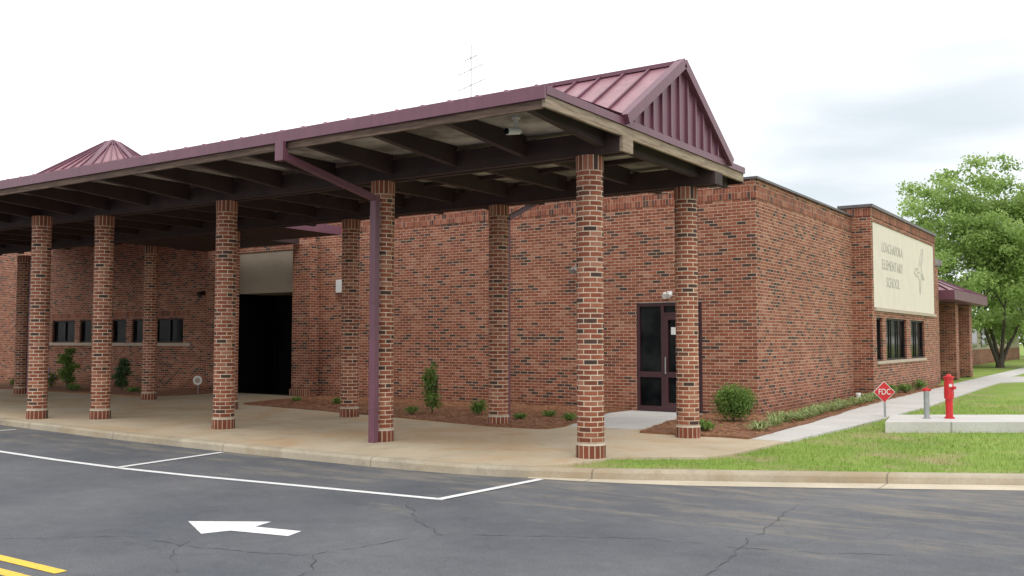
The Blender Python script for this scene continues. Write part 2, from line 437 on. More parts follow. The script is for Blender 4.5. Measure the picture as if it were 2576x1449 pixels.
for i,bd in enumerate((bedA,bedB,bedC)):
    MB().slab(wobble(bd,.04),.035,-.1).build('planting_bed',['mulch'],kind='structure')
slivers('pine_straw',[bedA,bedB],32000,.10,.004,'straw',.036,lay=True,kind='stuff')

# ------------------------------------------------------------ markings
def line(pts,w,mat,z=RZ+.004):
    P=[Vector(p) for p in pts]; Lf=[];Rt=[]
    for i,p in enumerate(P):
        t=(P[min(i+1,len(P)-1)]-P[max(i-1,0)]).normalized(); n=Vector((-t.y,t.x))*w/2
        Lf.append(p+n);Rt.append(p-n)
    b=MB()
    for i in range(len(P)-1):
        b.face([(Rt[i].x,Rt[i].y,z),(Rt[i+1].x,Rt[i+1].y,z),(Lf[i+1].x,Lf[i+1].y,z),(Lf[i].x,Lf[i].y,z)])
    return b.build('road_marking',[mat],kind='structure')
line([(-30,-2.6),(-14,-3.2),(-8.12,-3.49),(-6.5,-3.58),(-4.98,-3.60),(-3.6,-3.52),(-2.23,-3.38),(.04,-3.17)],.10,'wpaint')
line([(-5.02,-3.66),(-5.27,-1.72)],.10,'wpaint',RZ+.008)
line([(-.01,-3.20),(.10,-1.40)],.10,'wpaint',RZ+.008)
line([(-11.6,-3.4),(-11.35,-1.5)],.10,'wpaint',RZ+.008)
line([(-40,-7.17),(-.30,-7.17)],.10,'ypaint'); line([(-40,-7.40),(-.30,-7.40)],.10,'ypaint')
b=MB(); z=RZ+.004
b.face([(x,y,z) for x,y in [(-1.17,-5.43),(-.60,-5.73),(-.50,-5.50),(.09,-5.38),(.03,-5.17),(-.46,-5.26),(-.52,-5.02)]])
b.build('painted_arrow',['wpaint'],kind='structure')
def crack(pts,w=.010):
    P=[Vector(pts[0])]
    for a,c in zip(pts,pts[1:]):
        a=Vector(a);c=Vector(c);m=max(2,int((c-a).length/.07));n=(c-a).normalized();n=Vector((-n.y,n.x));o=0
        for k in range(1,m+1):
            o=o*.7+random.uniform(-.03,.03); P.append(a.lerp(c,k/m)+n*(o if k<m else 0))
    b=MB();z=RZ+.0025
    W=[w*random.uniform(.1,1.1) for _ in P]
    for k in range(len(P)-1):
        n=(P[k+1]-P[k]).normalized();n=Vector((-n.y,n.x))
        q=[P[k]-n*W[k]/2,P[k+1]-n*W[k+1]/2,P[k+1]+n*W[k+1]/2,P[k]+n*W[k]/2]
        b.face([(v.x,v.y,z) for v in q])
    b.build('road_crack',['crack'],kind='structure')
crack([(-.19,-3.5),(.475,-4.17),(1.14,-4.6),(1.83,-4.2),(2.7,-3.73),(3.4,-3.7),(4.6,-3.2)],.009)
crack([(3.2,-1.4),(3.3,-2.6),(3.42,-3.66),(3.56,-4.45),(3.5,-5.6)],.009)
crack([(-1.9,-6.85),(-1.08,-6.15),(-.1,-6.07),(.78,-5.76),(.95,-5.1),(1.14,-4.6)],.009)
crack([(.78,-5.76),(1.14,-6.1),(1.5,-6.9)],.012)
crack([(-.45,-5.95),(-.1,-6.4),(.4,-6.7)],.006)

# ------------------------------------------------------------ school building
SB=empty('school_building',(-10,12,0),label='long single-storey red brick school with cream sign panel',category='building')
def wallface(b,axis,c,u0,u1,z0,z1,holes,depth,m=0,rm=None):
    if rm is None: rm=m
    us=sorted({u0,u1,*[h[0] for h in holes],*[h[1] for h in holes]}); zs=sorted({z0,z1,*[h[2] for h in holes],*[h[3] for h in holes]})
    def P(u,z,d=0): return (u,c+d,z) if axis=='y' else (c-d,u,z)
    for i in range(len(us)-1):
        for j in range(len(zs)-1):
            um=(us[i]+us[i+1])/2;zm=(zs[j]+zs[j+1])/2
            if any(h[0]<um<h[1] and h[2]<zm<h[3] for h in holes): continue
            b.face([P(us[i],zs[j]),P(us[i+1],zs[j]),P(us[i+1],zs[j+1]),P(us[i],zs[j+1])],m)
    for h in holes:
        a,e,z_0,z_1=h
        b.face([P(a,z_0),P(a,z_0,depth),P(a,z_1,depth),P(a,z_1)],rm)
        b.face([P(e,z_0),P(e,z_1),P(e,z_1,depth),P(e,z_0,depth)],rm)
        b.face([P(a,z_1),P(a,z_1,depth),P(e,z_1,depth),P(e,z_1)],rm)
        b.face([P(a,z_0),P(e,z_0),P(e,z_0,depth),P(a,z_0,depth)],rm)
WY=7.8; LY=8.1
b=MB()
wallface(b,'y',WY,-13.0,-.5,-.1,4.47,[(-3.24,-1.7,0,2.36)],.12)
wallface(b,'y',WY-.012,-13.0,-.488,4.47,4.70,[],0,1)
wallface(b,'y',WY,-13.0,-.5,4.70,4.85,[],0,0)
wallface(b,'x',-.5,WY,15.2,-.1,4.47,[],0)
wallface(b,'x',-.488,WY-.012,15.2,4.47,4.70,[],0,1)
wallface(b,'x',-.5,WY,15.2,4.70,4.85,[],0)
b.build('wall',['brick','soldier'],SB)
b=MB(); b.box(-13.3,-.44,WY-.06,WY+.3,4.852,4.90); b.box(-.8,-.44,WY+.301,15.15,4.852,4.90); b.build('coping',['coping'],SB)
MB().box(-60,-.81,WY+.302,30,4.5,4.72).build('roof',['roofing'],SB)
fr=MB(); y0=WY+.03;y1=WY+.11
X0,X1=-3.24,-1.70
for (a,c,z0,z1) in [(X0+.002,X0+.07,0.01,2.355),(X1-.07,X1-.002,.01,2.355),(X0+.07,X1-.07,2.28,2.355),(-2.66,-2.59,.01,2.28),(X0+.07,-2.66,.01,.12),(X0+.07,-2.66,.74,.86),(-2.59,X1-.07,2.09,2.14)]:
    fr.box(a,c,y0,y1,z0,z1)
door=MB(); d0,d1=-2.585,X1-.075
for (a,c,z0,z1) in [(d0,d0+.09,.02,2.085),(d1-.09,d1,.02,2.085),(d0+.09,d1-.09,.02,.2),(d0+.09,d1-.09,.74,.86),(d0+.09,d1-.09,1.98,2.085)]:
    door.box(a,c,y0-.012,y1-.02,z0,z1)
dob=door.build('door',['maroon'],SB)
fr.build('door_frame',['maroon'],dob)
g=MB(); g.box(X0+.05,X1-.05,y1-.03,y1-.02,.02,2.3); g.build('door_glass',['glass'],dob)
h=MB(); h.tube((d0+.05,y0-.06,.82),(d0+.05,y0-.06,1.18),.014,.014,8); h.beam((d0+.05,y0-.06,.84),(d0+.05,y0-.01,.84),.02,.02); h.beam((d0+.05,y0-.06,1.16),(d0+.05,y0-.01,1.16),.02,.02)
h.build('handle',['greymetal'],dob)
st=MB(); st.box(d0+.14,d0+.27,y1-.036,y1-.031,1.66,1.82); st.build('door_notice',['white'],dob)

# entrance recess
EX0,EX1=-16.15,-13.62
b=MB()
wallface(b,'y',WY-.15,-17.6,-13.0,-.1,4.47,[(EX0,EX1,0,4.1)],1.6,0,2)  # recess sides use the near-black, shade painted over what would be brick
b.face([(-13.0,WY-.15,-.1),(-13.0,WY,-.1),(-13.0,WY,4.85),(-13.0,WY-.15,4.85)])
b.face([(-17.6,LY,-.1),(-17.6,WY-.15,-.1),(-17.6,WY-.15,4.85),(-17.6,LY,4.85)])
wallface(b,'y',WY-.16,-17.6,-13.0,4.47,4.7,[],0,1)
wallface(b,'y',WY-.15,-17.6,-13.0,4.7,4.85,[],0,0)
b.box(-13.60,-12.92,WY-.42,WY-.151,-.02,4.2,0); b.box(-16.75,-16.17,WY-.42,WY-.151,-.02,4.2,0)
b.box(-13.64,-12.88,WY-.46,WY-.421,-.02,.2,1); b.box(-16.79,-16.13,WY-.46,WY-.421,-.02,.2,1)
b.build('entrance_wall',['brick','colsoldier','dark'],SB)
MB().box(EX0+.001,EX1-.001,WY-.13,WY+1.298,2.9,4.099).build('entrance_panel',['tanpanel'],SB)
d=MB(); d.box(EX0+.001,EX1-.001,WY+1.3,WY+1.42,0,3.2); e=d.build('entrance_door',['dark'],SB)
q=MB()
for x in (EX0+.05,-14.9,EX1-.05): q.box(x-.04,x+.04,WY+1.22,WY+1.299,0.02,2.2)
q.box(EX0+.01,EX1-.01,WY+1.22,WY+1.298,2.2,2.3); q.build('door_frame',['dark'],e)
MB().box(EX0+.002,EX1-.002,WY-.14,WY+1.3,.001,.012).build('recess_floor_shade',['dark'],SB)  # thin dark sheet added over the recess floor as painted shade

wins=[(-26.7,-25.3),(-25.0,-24.3),(-23.1,-22.3),(-22.0,-21.0),(-20.8,-19.3)]
b=MB()
wallface(b,'y',LY,-60,-17.6,-.1,2.24,[(a,c,1.46,2.24) for a,c in wins],.14)
wallface(b,'y',LY-.01,-27.2,-18.9,2.24,2.47,[],0,1)
wallface(b,'y',LY,-60,-17.6,2.24,2.47,[],0)
wallface(b,'y',LY,-60,-17.6,2.47,4.85,[],0)
b.build('wall',['brick','soldier'],SB)
MB().box(-27.2,-18.9,LY-.05,LY-.002,1.36,1.455).build('window_sill',['sill'],SB)
def window(a,c,z0,z1,axis,plane,mull=0):
    g=MB();f=MB();w=.05;d0,d1=.06,.10
    def bx(B,u0,u1,q0,q1,e0,e1):
        if axis=='y': B.box(u0,u1,plane+e0,plane+e1,q0,q1)
        else: B.box(plane-e1,plane-e0,u0,u1,q0,q1)
    bx(g,a,c,z0,z1,.11,.13)
    bx(f,a+.002,a+w,z0+.002,z1-.002,d0,d1);bx(f,c-w,c-.002,z0+.002,z1-.002,d0,d1)
    bx(f,a+w,c-w,z0+.002,z0+w,d0,d1);bx(f,a+w,c-w,z1-w,z1-.002,d0,d1)
    for k in range(mull):
        u=a+(c-a)*(k+1)/(mull+1); bx(f,u-.02,u+.02,z0+w,z1-w,d0,d1)
    g=g.build('window',['glass'],SB); f.build('window_frame',['blackfr'],g)
for a,c in wins: window(a,c,1.46,2.24,'y',LY,1 if c-a>1.2 else 0)

# sign block
b=MB(); SW=[(15.6,16.3,.98,2.16),(16.7,19.3,.98,2.16),(19.9,21.95,.98,2.16)]
ST=4.74
wallface(b,'x',0,15.2,24.0,-.1,4.86,SW+[(15.40,23.8,2.42,ST)],.10)
wallface(b,'x',.012,15.19,24.0,4.86,5.09,[],0,1)
wallface(b,'y',15.2,-.8,0,-.1,4.86,[],0); wallface(b,'y',15.188,-.8,.012,4.86,5.09,[],0,1)
b.face([(-.8,24,-.1),(0,24,-.1),(0,24,5.09),(-.8,24,5.09)])
b.face([(-.8,15.2,4.5),(-.8,24,4.5),(-.8,24,5.09),(-.8,15.2,5.09)])
b.build('sign_wall',['brick','soldier'],SB)
b=MB(); b.box(-.85,.06,15.13,24.05,5.092,5.17); b.build('coping',['coping'],SB)
sp=MB(); sp.box(-.10,-.02,15.41,23.79,2.43,ST-.01); spo=sp.build('school_sign',['beige'],SB,label='large cream wall sign with grey letters')
MB().box(-.03,.05,15.40,23.8,2.33,2.42).build('sign_sill',['sill'],SB)
MB().box(.001,.04,15.55,22.0,.90,.98).build('window_sill',['sill'],SB)
for a,c,z0,z1 in SW: window(a,c,z0,z1,'x',0,int((c-a)/.8)-1 if c-a>1 else 0)
R=(math.pi/2,0,math.pi/2)
for s,z in (('LOACHAPOKA',4.12),('ELEMENTARY',3.64),('SCHOOL',3.16)):
    textmesh('sign_lettering',s,.40,(-.016,17.75,z),R,'letter',spo,.003,2.6 if s!='SCHOOL' else 1.65)
b=MB()
def st_(pts,closed=False,w=.045):
    P=[Vector((-.017,20.6+u*1.7,2.95+v*1.55)) for u,v in pts]
    if closed:P.append(P[0])
    for k in range(len(P)-1): b.beam(P[k],P[k+1],w,.006,up=(1,0,0))
st_([(.05,.46),(.14,.54),(.24,.56),(.34,.53),(.44,.58),(.50,.70),(.60,.84),(.74,.96),(.86,1.0),(.84,.88),(.80,.76),(.72,.66),(.66,.58),(.72,.50),(.84,.44),(.92,.36),(.78,.36),(.66,.40),(.62,.28),(.60,.14),(.52,.04),(.48,.18),(.46,.32),(.38,.40),(.24,.40),(.14,.42)],True)
for l in ([(.56,.66),(.68,.80),(.80,.92)],[(.60,.62),(.70,.70),(.80,.80)],[(.54,.36),(.55,.22),(.54,.10)],[(.60,.46),(.72,.43),(.86,.39)],[(.30,.46),(.44,.48),(.54,.50)],[(.20,.49),(.24,.50)]): st_(l)
b.build('bird_emblem',['letter'],spo)

# rear part beyond the sign block
b=MB()
wallface(b,'x',-.3,24.0,26.2,-.1,4.2,[],0); b.face([(-4,26.2,-.1),(-.3,26.2,-.1),(-.3,26.2,4.2),(-4,26.2,4.2)])
b.box(-.9,-.3,29.6,30.2,0,3.0); b.box(-.9,-.3,32.9,33.5,0,3.0)
wallface(b,'x',-3.5,26.2,80,-.1,.95,[],0); wallface(b,'x',-3.5,26.2,35.4,.95,3.0,[],0)
b.build('wall',['brick'],SB)
MB().box(-.6,-.25,24.07,26.25,4.202,4.26).build('coping',['coping'],SB)
MB().box(-3.9,-3.52,36,80,.95,2.75).build('window_panel',['palewall'],SB)
for k in range(9):
    y=37+k*4.4
    o=MB(); o.box(-3.519,-3.47,y,y+2.4,1.1,2.4); o.build('window',['glass'],SB)
MB().box(-12,-2.4,35.5,80,2.75,3.0).build('eave',['white'],SB)
b=MB(); x0,x1,ya,yb,zb,zt=-4.0,.22,26.3,34.3,3.02,4.3
b.box(x0,x1,ya,yb,zb,3.36,1)
ym=(ya+yb)/2; A=(x0,ya,3.362);B=(x1,ya,3.362);C=(x1,yb,3.362);D=(x0,yb,3.362);E=(-1.8,ym-1.6,zt);F=(-1.8,ym+.6,zt);G=(x0,ym-1.6,zt);H=(x0,ym+.6,zt)
b.face([A,B,E,G]);b.face([B,C,F,E]);b.face([C,D,H,F]);b.face([G,E,F,H])
for k in range(9):
    t=(k+.5)/9
    p=Vector(A).lerp(Vector(B),t); qx=min(p.x,-1.8); b.beam(p+Vector((0,0,.02)),Vector((qx,ym-1.6,zt+.02)),.04,.05,1)
for k in range(13):
    t=(k+.5)/13
    p=Vector(B).lerp(Vector(C),t); b.beam(p+Vector((0,0,.02)),Vector((-1.8,ym-1.6+2.2*t,zt+.02)),.04,.05,1)
b.build('entry_roof',['mauve','mauve_fascia'],SB)

# octagonal turret roof with distinct facets and a small peaked cap
b=MB(); c=Vector((-21.9,7.2,0)); R0=5.0; zt=7.98; zb=4.95; n=8
ang=lambda k:2*math.pi*(k+.5)/n+.25
top=[Vector((c.x+.22*math.cos(ang(k)),c.y+.22*math.sin(ang(k)),zt)) for k in range(n)]
bot=[Vector((c.x+R0*math.cos(ang(k)),c.y+R0*math.sin(ang(k)),zb)) for k in range(n)]
for k in range(n):
    j=(k+1)%n; b.face([bot[k],bot[j],top[j],top[k]])
    b.beam(bot[k],top[k],.16,.10,1)
    for q in range(1,5):
        t=q/5; p=bot[k].lerp(bot[j],t); e=top[k].lerp(top[j],t); b.beam(p+Vector((0,0,.02)),e+Vector((0,0,.02)),.035,.06,1)
b.tube((c.x,c.y,zt-.10),(c.x,c.y,zt+.12),.42,.05,8,1); b.build('turret_roof',['mauve','mauve_fascia'],SB)

# ------------------------------------------------------------ covered walkway
CW=empty('covered_walkway',(-12,1.6,0),label='mauve metal canopy on round red brick columns',category='canopy')
XE=.55; XL=-34.0; YF=-2.0; YB=4.28
def column(x,y):
    o=MB(); o.tube((x,y,.19),(x,y,3.80),.180,.180,28,0,1.2,caps=False,uv0=.19+random.randint(0,40)*.1354)
    c=o.build('column',['colbrick'],CW,smooth=True,weld=True,group='round brick canopy columns')
    o=MB(); o.tube((x,y,-.02),(x,y,.165),.198,.198,28,0,1.28,uv0=.05); o.tube((x,y,.165),(x,y,.192),.201,.182,28,1,1.28)
    o.build('column_base',['colsoldier','sill'],c)
    o=MB(); o.tube((x,y,3.80),(x,y,3.998),.187,.187,28,0,1.28,uv0=.34+random.randint(0,9)*.3); o.build('column_cap',['colsoldier'],c)
for i in range(4): column(-3.68*i,0)
column(-12.1,-.68)
for i in range(4): column(-3.68*i,3.15)
column(-15.6,4.3); column(-21.05,3.9); column(-19.5,0); column(-25,0);column(-25.5,3.7)
for y in (0.02,3.15):
    for s in (-.09,.09):
        MB().box(XL,XE-.03,y+s-.055,y+s+.055,4.0,4.30).build('beam',['beam'],CW)
MB().box(XE-.029,XE+.015,-.13,.17,4.0,4.197).build('beam_end',['wood'],CW)
MB().box(XE-.029,XE+.015,3.0,3.3,4.0,4.197).build('beam_end',['beam'],CW)
x=.25
while x>XL+.3:
    for ya,yb_ in ((YF+.06,-.13),(.17,3.0),(3.3,YB-.06)):
        b=MB(); 
        if ya<-1: 
            w=.05
            a=[(x-w,ya,4.22),(x+w,ya,4.22),(x+w,ya,4.37),(x-w,ya,4.37)];c=[(x-w,yb_,4.08),(x+w,yb_,4.08),(x+w,yb_,4.37),(x-w,yb_,4.37)]
            for q in range(4):
                j=(q+1)%4; b.face([a[q],a[j],c[j],c[q]])
        else: b.box(x-.05,x+.05,ya,yb_,4.12,4.37)
        b.build('rafter',['beam'],CW)
    x-=1.22
for y in (1.0,2.15):
    MB().box(XL,XE-.05,y-.035,y+.035,4.30,4.368).build('purlin',['beam'],CW)
MB().box(XL,XE-.05,YF+.05,YB-.05,4.372,4.40).build('ceiling',['ceiling'],CW)
MB().box(XL,XE-.05,YF,YF+.045,4.185,4.35).build('rim_board',['rimwood'],CW)
MB().box(XL,XE+.02,YF-.045,YF-.002,4.285,4.43).build('front_fascia',['mauve_fascia'],CW)
MB().box(XE-.045,XE,YF,YB,4.20,4.338).build('end_board',['wood'],CW)
MB().box(XE-.06,XE+.025,YF,YB+.02,4.341,4.44).build('end_trim',['mauve_fascia'],CW)
MB().box(XL,XE,YB-.045,YB,4.17,4.338).build('rim_board',['beam'],CW)
b=MB()
b.face([(XL,YF-.03,4.432),(XE,YF-.03,4.432),(XE,0,4.50),(XL,0,4.50)]); b.face([(XL,3.48,4.47),(XE,3.48,4.47),(XE,YB,4.432),(XL,YB,4.432)])
x=XE-.1
while x>XL:
    b.beam((x,YF-.04,4.441),(x,0,4.51),.04,.034); x-=.42
b.build('skirt_roof',['mauve'],CW)
ZA=5.60; YM=1.74
b=MB()
b.face([(XL,-.02,4.44),(XE,-.02,4.44),(XE,YM,ZA),(XL,YM,ZA)]); b.face([(XL,YM,ZA),(XE,YM,ZA),(XE,3.5,4.44),(XL,3.5,4.44)])
b.face([(XL,3.5,4.44),(XL,-.02,4.44),(XL,YM,ZA)])
x=XE-.45
while x>XL:
    for y in (-.02,3.5):
        b.beam((x,y,4.44+.02),(x,YM,ZA+.02),.03,.05,1)
    x-=.42
b.box(XL,XE+.03,YM-.09,YM+.09,ZA-.03,ZA+.03,1)
b.build('gable_roof',['mauve','mauve_fascia'],CW)
b=MB()
b.face([(XE,0,4.44),(XE,3.48,4.44),(XE,YM,ZA-.02)])
y=.2
while y<3.4:
    zt=4.44+(ZA-4.44)*(1-abs(y-YM)/1.76)-.04
    if zt>4.5: b.box(XE,XE+.035,y-.02,y+.02,4.445,zt)
    y+=.29
b.build('gable_end',['mauve_fascia'],CW)
b=MB(); b.beam((XE+.03,-.1,4.41),(XE+.03,YM,ZA+.0),.13,.14); b.beam((XE+.03,3.58,4.41),(XE+.03,YM,ZA+.0),.13,.14)
b.build('rake_trim',['mauve_fascia'],CW)
b=MB(); b.box(-17.2,-10.75,YB+.001,6.26,4.2,4.39,0); b.box(-17.4,-13.3,6.261,WY-.47,4.2,4.39,0)
b.box(-10.749,-10.70,YB+.001,6.30,4.19,4.40,1); b.box(-13.299,-10.75,6.261,6.30,4.19,4.40,1); b.build('connector_roof',['beam','mauve_fascia'],CW)
ds=MB(); 
ds.box(-3.80,-3.64,YF-.10,YF-.047,4.02,4.283)
ds.box(-3.80,-3.64,YF-.047,YF-.003,4.02,4.18)
ds.beam((-3.72,YF-.06,4.10),(-3.60,-.27,3.70),.10,.085)
ds.box(-3.655,-3.545,-.32,-.22,.0,3.72)
for z in (.5,2.1,3.4): ds.box(-3.665,-3.535,-.33,-.19,z,z+.03)
ds.build('downspout',['mauve_fascia'],CW)
ds=MB(); ds.beam((-3.55,YB+.05,4.22),(-3.66,3.42,3.80),.09,.08); ds.box(-3.73,-3.64,3.38,3.47,0,3.85); ds.build('downspout',['mauve_fascia'],CW)
ds=MB(); ds.box(-20.50,-20.41,3.76,3.85,0,3.95); ds.build('downspout',['mauve_fascia'],CW)

# ------------------------------------------------------------ fixtures
def seccam(x,y,z,lab):
    e=empty('security_camera',(x,y,z),label=lab,category='camera')
    b=MB(); b.tube((x,y,z),(x,y,z-.14),.03,.025,12); b.tube((x,y,z-.0),(x,y,z-.02),.06,.06,14); b.build('mount',['white'],e)
    b=MB(); b.tube((x+.02,y+.05,z-.17),(x-.04,y-.14,z-.2),.045,.05,14); b.tube((x-.04,y-.14,z-.2),(x-.045,y-.155,z-.202),.04,.04,14,1); b.build('camera_body',['white','glass'],e)
seccam(-.42,-1.15,4.37,'white bullet security camera under the canopy ceiling')
e=empty('utility_box',(-12.1,WY,2.85),label='white metal utility box on the brick wall',category='box')
MB().box(-12.23,-11.97,WY-.1,WY-.002,2.85,3.17).build('housing',['white'],e)
b=MB(); b.box(-12.245,-11.955,WY-.115,WY-.101,2.835,3.185); b.tube((-12.0,WY-.116,3.0),(-12.0,WY-.13,3.0),.012,.012,8); b.build('cover',['white'],e)
def walllamp(x,z,mat,lab):
    e=empty('wall_lamp',(x,WY,z),label=lab,category='lamp')
    b=MB(); b.box(x-.05,x+.05,WY-.03,WY-.002,z,z+.12); b.beam((x,WY-.03,z+.08),(x,WY-.14,z+.10),.03,.03); b.build('bracket',[mat],e)
    b=MB(); b.tube((x-.07,WY-.12,z+.06),(x-.03,WY-.22,z+.0),.04,.06,12); b.tube((x+.07,WY-.12,z+.06),(x+.05,WY-.22,z+.0),.04,.06,12); b.build('lamp_head',[mat],e)
walllamp(-2.42,2.48,'white','white twin-head floodlight above the glass door')
walllamp(-4.72,3.1,'greymetal','small grey floodlight on the brick wall')
e=empty('wall_lamp',(-18.3,LY,2.95),label='dark floodlight on the brick wall',category='lamp')
MB().box(-18.35,-18.25,LY-.05,LY-.002,2.95,3.07).build('bracket',['blackfr'],e)
MB().tube((-18.3,LY-.05,3.02),(-18.3,LY-.2,2.95),.05,.09,12).build('lamp_head',['blackfr'],e)

# antenna
e=empty('roof_antenna',(-11.4,12.7,4.6),label='thin metal television antenna mast on the roof',category='antenna')
MB().tube((-11.4,12.7,4.6),(-11.4,12.7,10.85),.026,.014,8).build('mast',['greymetal'],e)
for z,l in ((10.05,.46),(9.55,.46),(10.42,.22)):
    b=MB(); dr=Vector((.78,.5,.42)).normalized()
    c=Vector((-11.4,12.7,z)); b.tube(c-dr*l,c+dr*l,.011,.011,6)
    for t in (-.9,-.5,-.1,.3,.7,1):
        p=c+dr*l*t; b.tube(p-Vector((-.3,.4,.0))*.35,p+Vector((-.3,.4,.0))*.35,.005,.005,5)
    b.build('antenna_boom',['greymetal'],e)

# FDC sign
sx,sy=1.65,9.1
e=empty('fire_department_sign',(sx,sy,-.03),label='small red diamond FDC sign on a short post',category='sign')
MB().box(sx-.02,sx+.02,sy-.012,sy+.012,-.05,.32).build('post',['greymetal'],e)
rt=Vector((.828,.56,0)).normalized(); nn=Vector((rt.y,-rt.x,0))
def diamond(r,off,mat,name):
    b=MB(); c=Vector((sx,sy-.02,.50))+nn*off
    P=[c+Vector((0,0,-r)),c+rt*r,c+Vector((0,0,r)),c-rt*r]; Q=[p-nn*.004 for p in P]
    b.face(P); b.face(Q[::-1])
    for k in range(4): b.face([P[k],Q[k],Q[(k+1)%4],P[(k+1)%4]])
    return b.build(name,[mat],e)
diamond(.22,0,'white','sign_border'); diamond(.205,.006,'red','sign_face')
textmesh('sign_lettering','FDC',.165,Vector((sx,sy-.02,.50))+nn*.012,(math.pi/2,0,math.atan2(rt.y,rt.x)),'white',e,.002,.24)

c0=Vector((2.36,5.98,0)); e1=Vector((.828,.56,0)); e2=Vector((-.157,.987,0)).normalized()
pp=[c0,c0+e1*5.2,c0+e1*5.2+e2*1.8,c0+e2*1.8]
b=MB(); b.slab([(p.x,p.y) for p in pp],.15,-.2)
b.build('concrete_pad',['path'],kind='structure')
px,py=3.13,7.42
e=empty('post_indicator_valve',(px,py,.15),label='red fire valve post standing on a concrete pad',category='valve')
b=MB(); b.tube((px,py,.15),(px,py,.55),.062,.062,18); b.tube((px,py,.15),(px,py,.18),.085,.085,18); b.tube((px,py,.50),(px,py,.55),.08,.08,18); b.build('barrel',['red'],e)
b=MB(); b.tube((px,py,.55),(px,py,.86),.085,.075,8); b.tube((px,py,.86),(px,py,.90),.09,.09,8); b.tube((px,py,.90),(px,py,.94),.05,.03,10)
b.tube((px,py,.70),(px+.115,py-.08,.70),.03,.03,10); b.build('valve_head',['red'],e)
b=MB(); v=Vector((.5,-.86,0)); c=Vector((px,py,.74))+v*.082; b.tube(c,c+v*.006,.03,.03,10); b.build('indicator_window',['white'],e)
b=MB(); b.beam((px+.10,py-.05,.62),(px+.10,py-.05,.90),.02,.03); b.build('handle',['red'],e)
px,py=2.80,7.18
e=empty('fire_department_connection',(px,py,.15),label='grey standpipe with red inlet caps on a concrete pad',category='standpipe')
b=MB(); b.tube((px,py,.15),(px,py,.64),.048,.048,16); b.tube((px,py,.15),(px,py,.165),.07,.07,16); b.build('pipe',['greymetal'],e)
b=MB(); b.tube((px,py,.64),(px,py,.68),.051,.044,14); b.tube((px,py,.68),(px,py,.70),.025,.018,10)
for s in (-1,1): b.tube((px+s*.03,py+s*.02,.66),(px+s*.055+.012,py+s*.034-.03,.657),.022,.022,12)
b.build('inlet_cap',['red'],e)
e=empty('vent_pipe',(.2,12.8,.03),label='short white capped pipe in the planting bed',category='pipe')
MB().tube((.2,12.8,.03),(.2,12.8,.22),.05,.05,12).tube((.2,12.8,.22),(.2,12.8,.27),.065,.06,12).build('pipe',['white'],e)
e=empty('stake_sign',(-16.45,6.5,.03),label='small round white sign on a thin stake',category='sign')
MB().tube((-16.45,6.5,.0),(-16.45,6.5,.30),.01,.01,6).build('stake',['greymetal'],e)
b=MB(); v=Vector((.5,-.86,0)); c=Vector((-16.45,6.48,.40)); b.tube(c,c+v*.01,.13,.13,18,0); b.tube(c+v*.011,c+v*.014,.09,.09,6,1); b.build('sign_face',['white','tanpanel'],e)

# ------------------------------------------------------------ plants
def leafcloud(name,blobs,n,size,mat,parent,asp=.5,surf=.6):
    vol=np.array([b[3]*b[4]*b[5] for b in blobs])**.75; pr=vol/vol.sum()
    idx=rng.choice(len(blobs),n,p=pr); B=np.array(blobs)[idx]
    d=rng.normal(size=(n,3)); d/=np.linalg.norm(d,axis=1)[:,None]
    r=rng.random(n)**.5
    r*=1+.16*rng.normal(size=n)
    C=B[:,:3]+d*B[:,3:]*r[:,None]
    a=rng.normal(size=(n,3)); a/=np.linalg.norm(a,axis=1)[:,None]
    t=rng.normal(size=(n,3)); t-=a*(t*a).sum(1)[:,None]; t/=np.linalg.norm(t,axis=1)[:,None]
    s=(size*rng.uniform(.6,1.3,n))[:,None]
    V=np.stack([C-a*s*.5,C+t*s*asp*.5,C+a*s*.5,C-t*s*asp*.5],1).reshape(-1,3)
    bt=rng.random(len(blobs))[idx]
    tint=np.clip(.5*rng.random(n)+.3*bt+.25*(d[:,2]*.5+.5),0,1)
    return rawtri(name,V,n,4,tint,[mat],{},parent)
def shrub(name,x,y,w,h,mat,lab,n=1200,leaf=.05,tall=False,cat_='shrub',z0=.03,group=None,ball=False):
    e=empty(name,(x,y,z0),label=lab,category=cat_)
    if group: e['group']=group
    b=MB()
    for k in range(5):
        a=random.uniform(0,6.28); r=w*.28
        b.tube((x,y,z0-.02),(x+math.cos(a)*r,y+math.sin(a)*r,z0+h*.7),.012,.005,6)
    b.build('stem',['bark'],e)
    bl=[]
    if tall:
        m=7
        for k in range(m):
            t=(k+.6)/m; rr=w*.5*(.55+.5*math.sin(t*2.6+random.random()))*.75
            bl.append((x+random.uniform(-.15,.15)*w,y+random.uniform(-.15,.15)*w,z0+h*(.12+.85*t),rr,rr,h*.10))
    else:
        for _ in range(5 if ball else 1): bl.append((x,y,z0+h*.5,w*.46,w*.46,h*.46))
        for k in range(9):
            a=random.uniform(0,6.28);q=random.uniform(.1,.30)*w
            bl.append((x+math.cos(a)*q,y+math.sin(a)*q,z0+h*random.uniform(.35,.75),w*.2,w*.2,h*.2))
    leafcloud('foliage',bl,n,leaf,mat,e,.55)
    return e
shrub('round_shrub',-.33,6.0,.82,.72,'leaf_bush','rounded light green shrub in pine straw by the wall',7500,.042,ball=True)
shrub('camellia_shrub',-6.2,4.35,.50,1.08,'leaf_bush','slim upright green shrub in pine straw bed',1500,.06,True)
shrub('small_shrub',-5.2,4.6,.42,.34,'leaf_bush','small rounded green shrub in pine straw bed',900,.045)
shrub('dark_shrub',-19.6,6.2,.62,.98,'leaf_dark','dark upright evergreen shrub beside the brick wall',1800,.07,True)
shrub('camellia_shrub',-22.0,5.9,.68,1.25,'leaf_bush','upright green shrub below the window band',1800,.08,True)
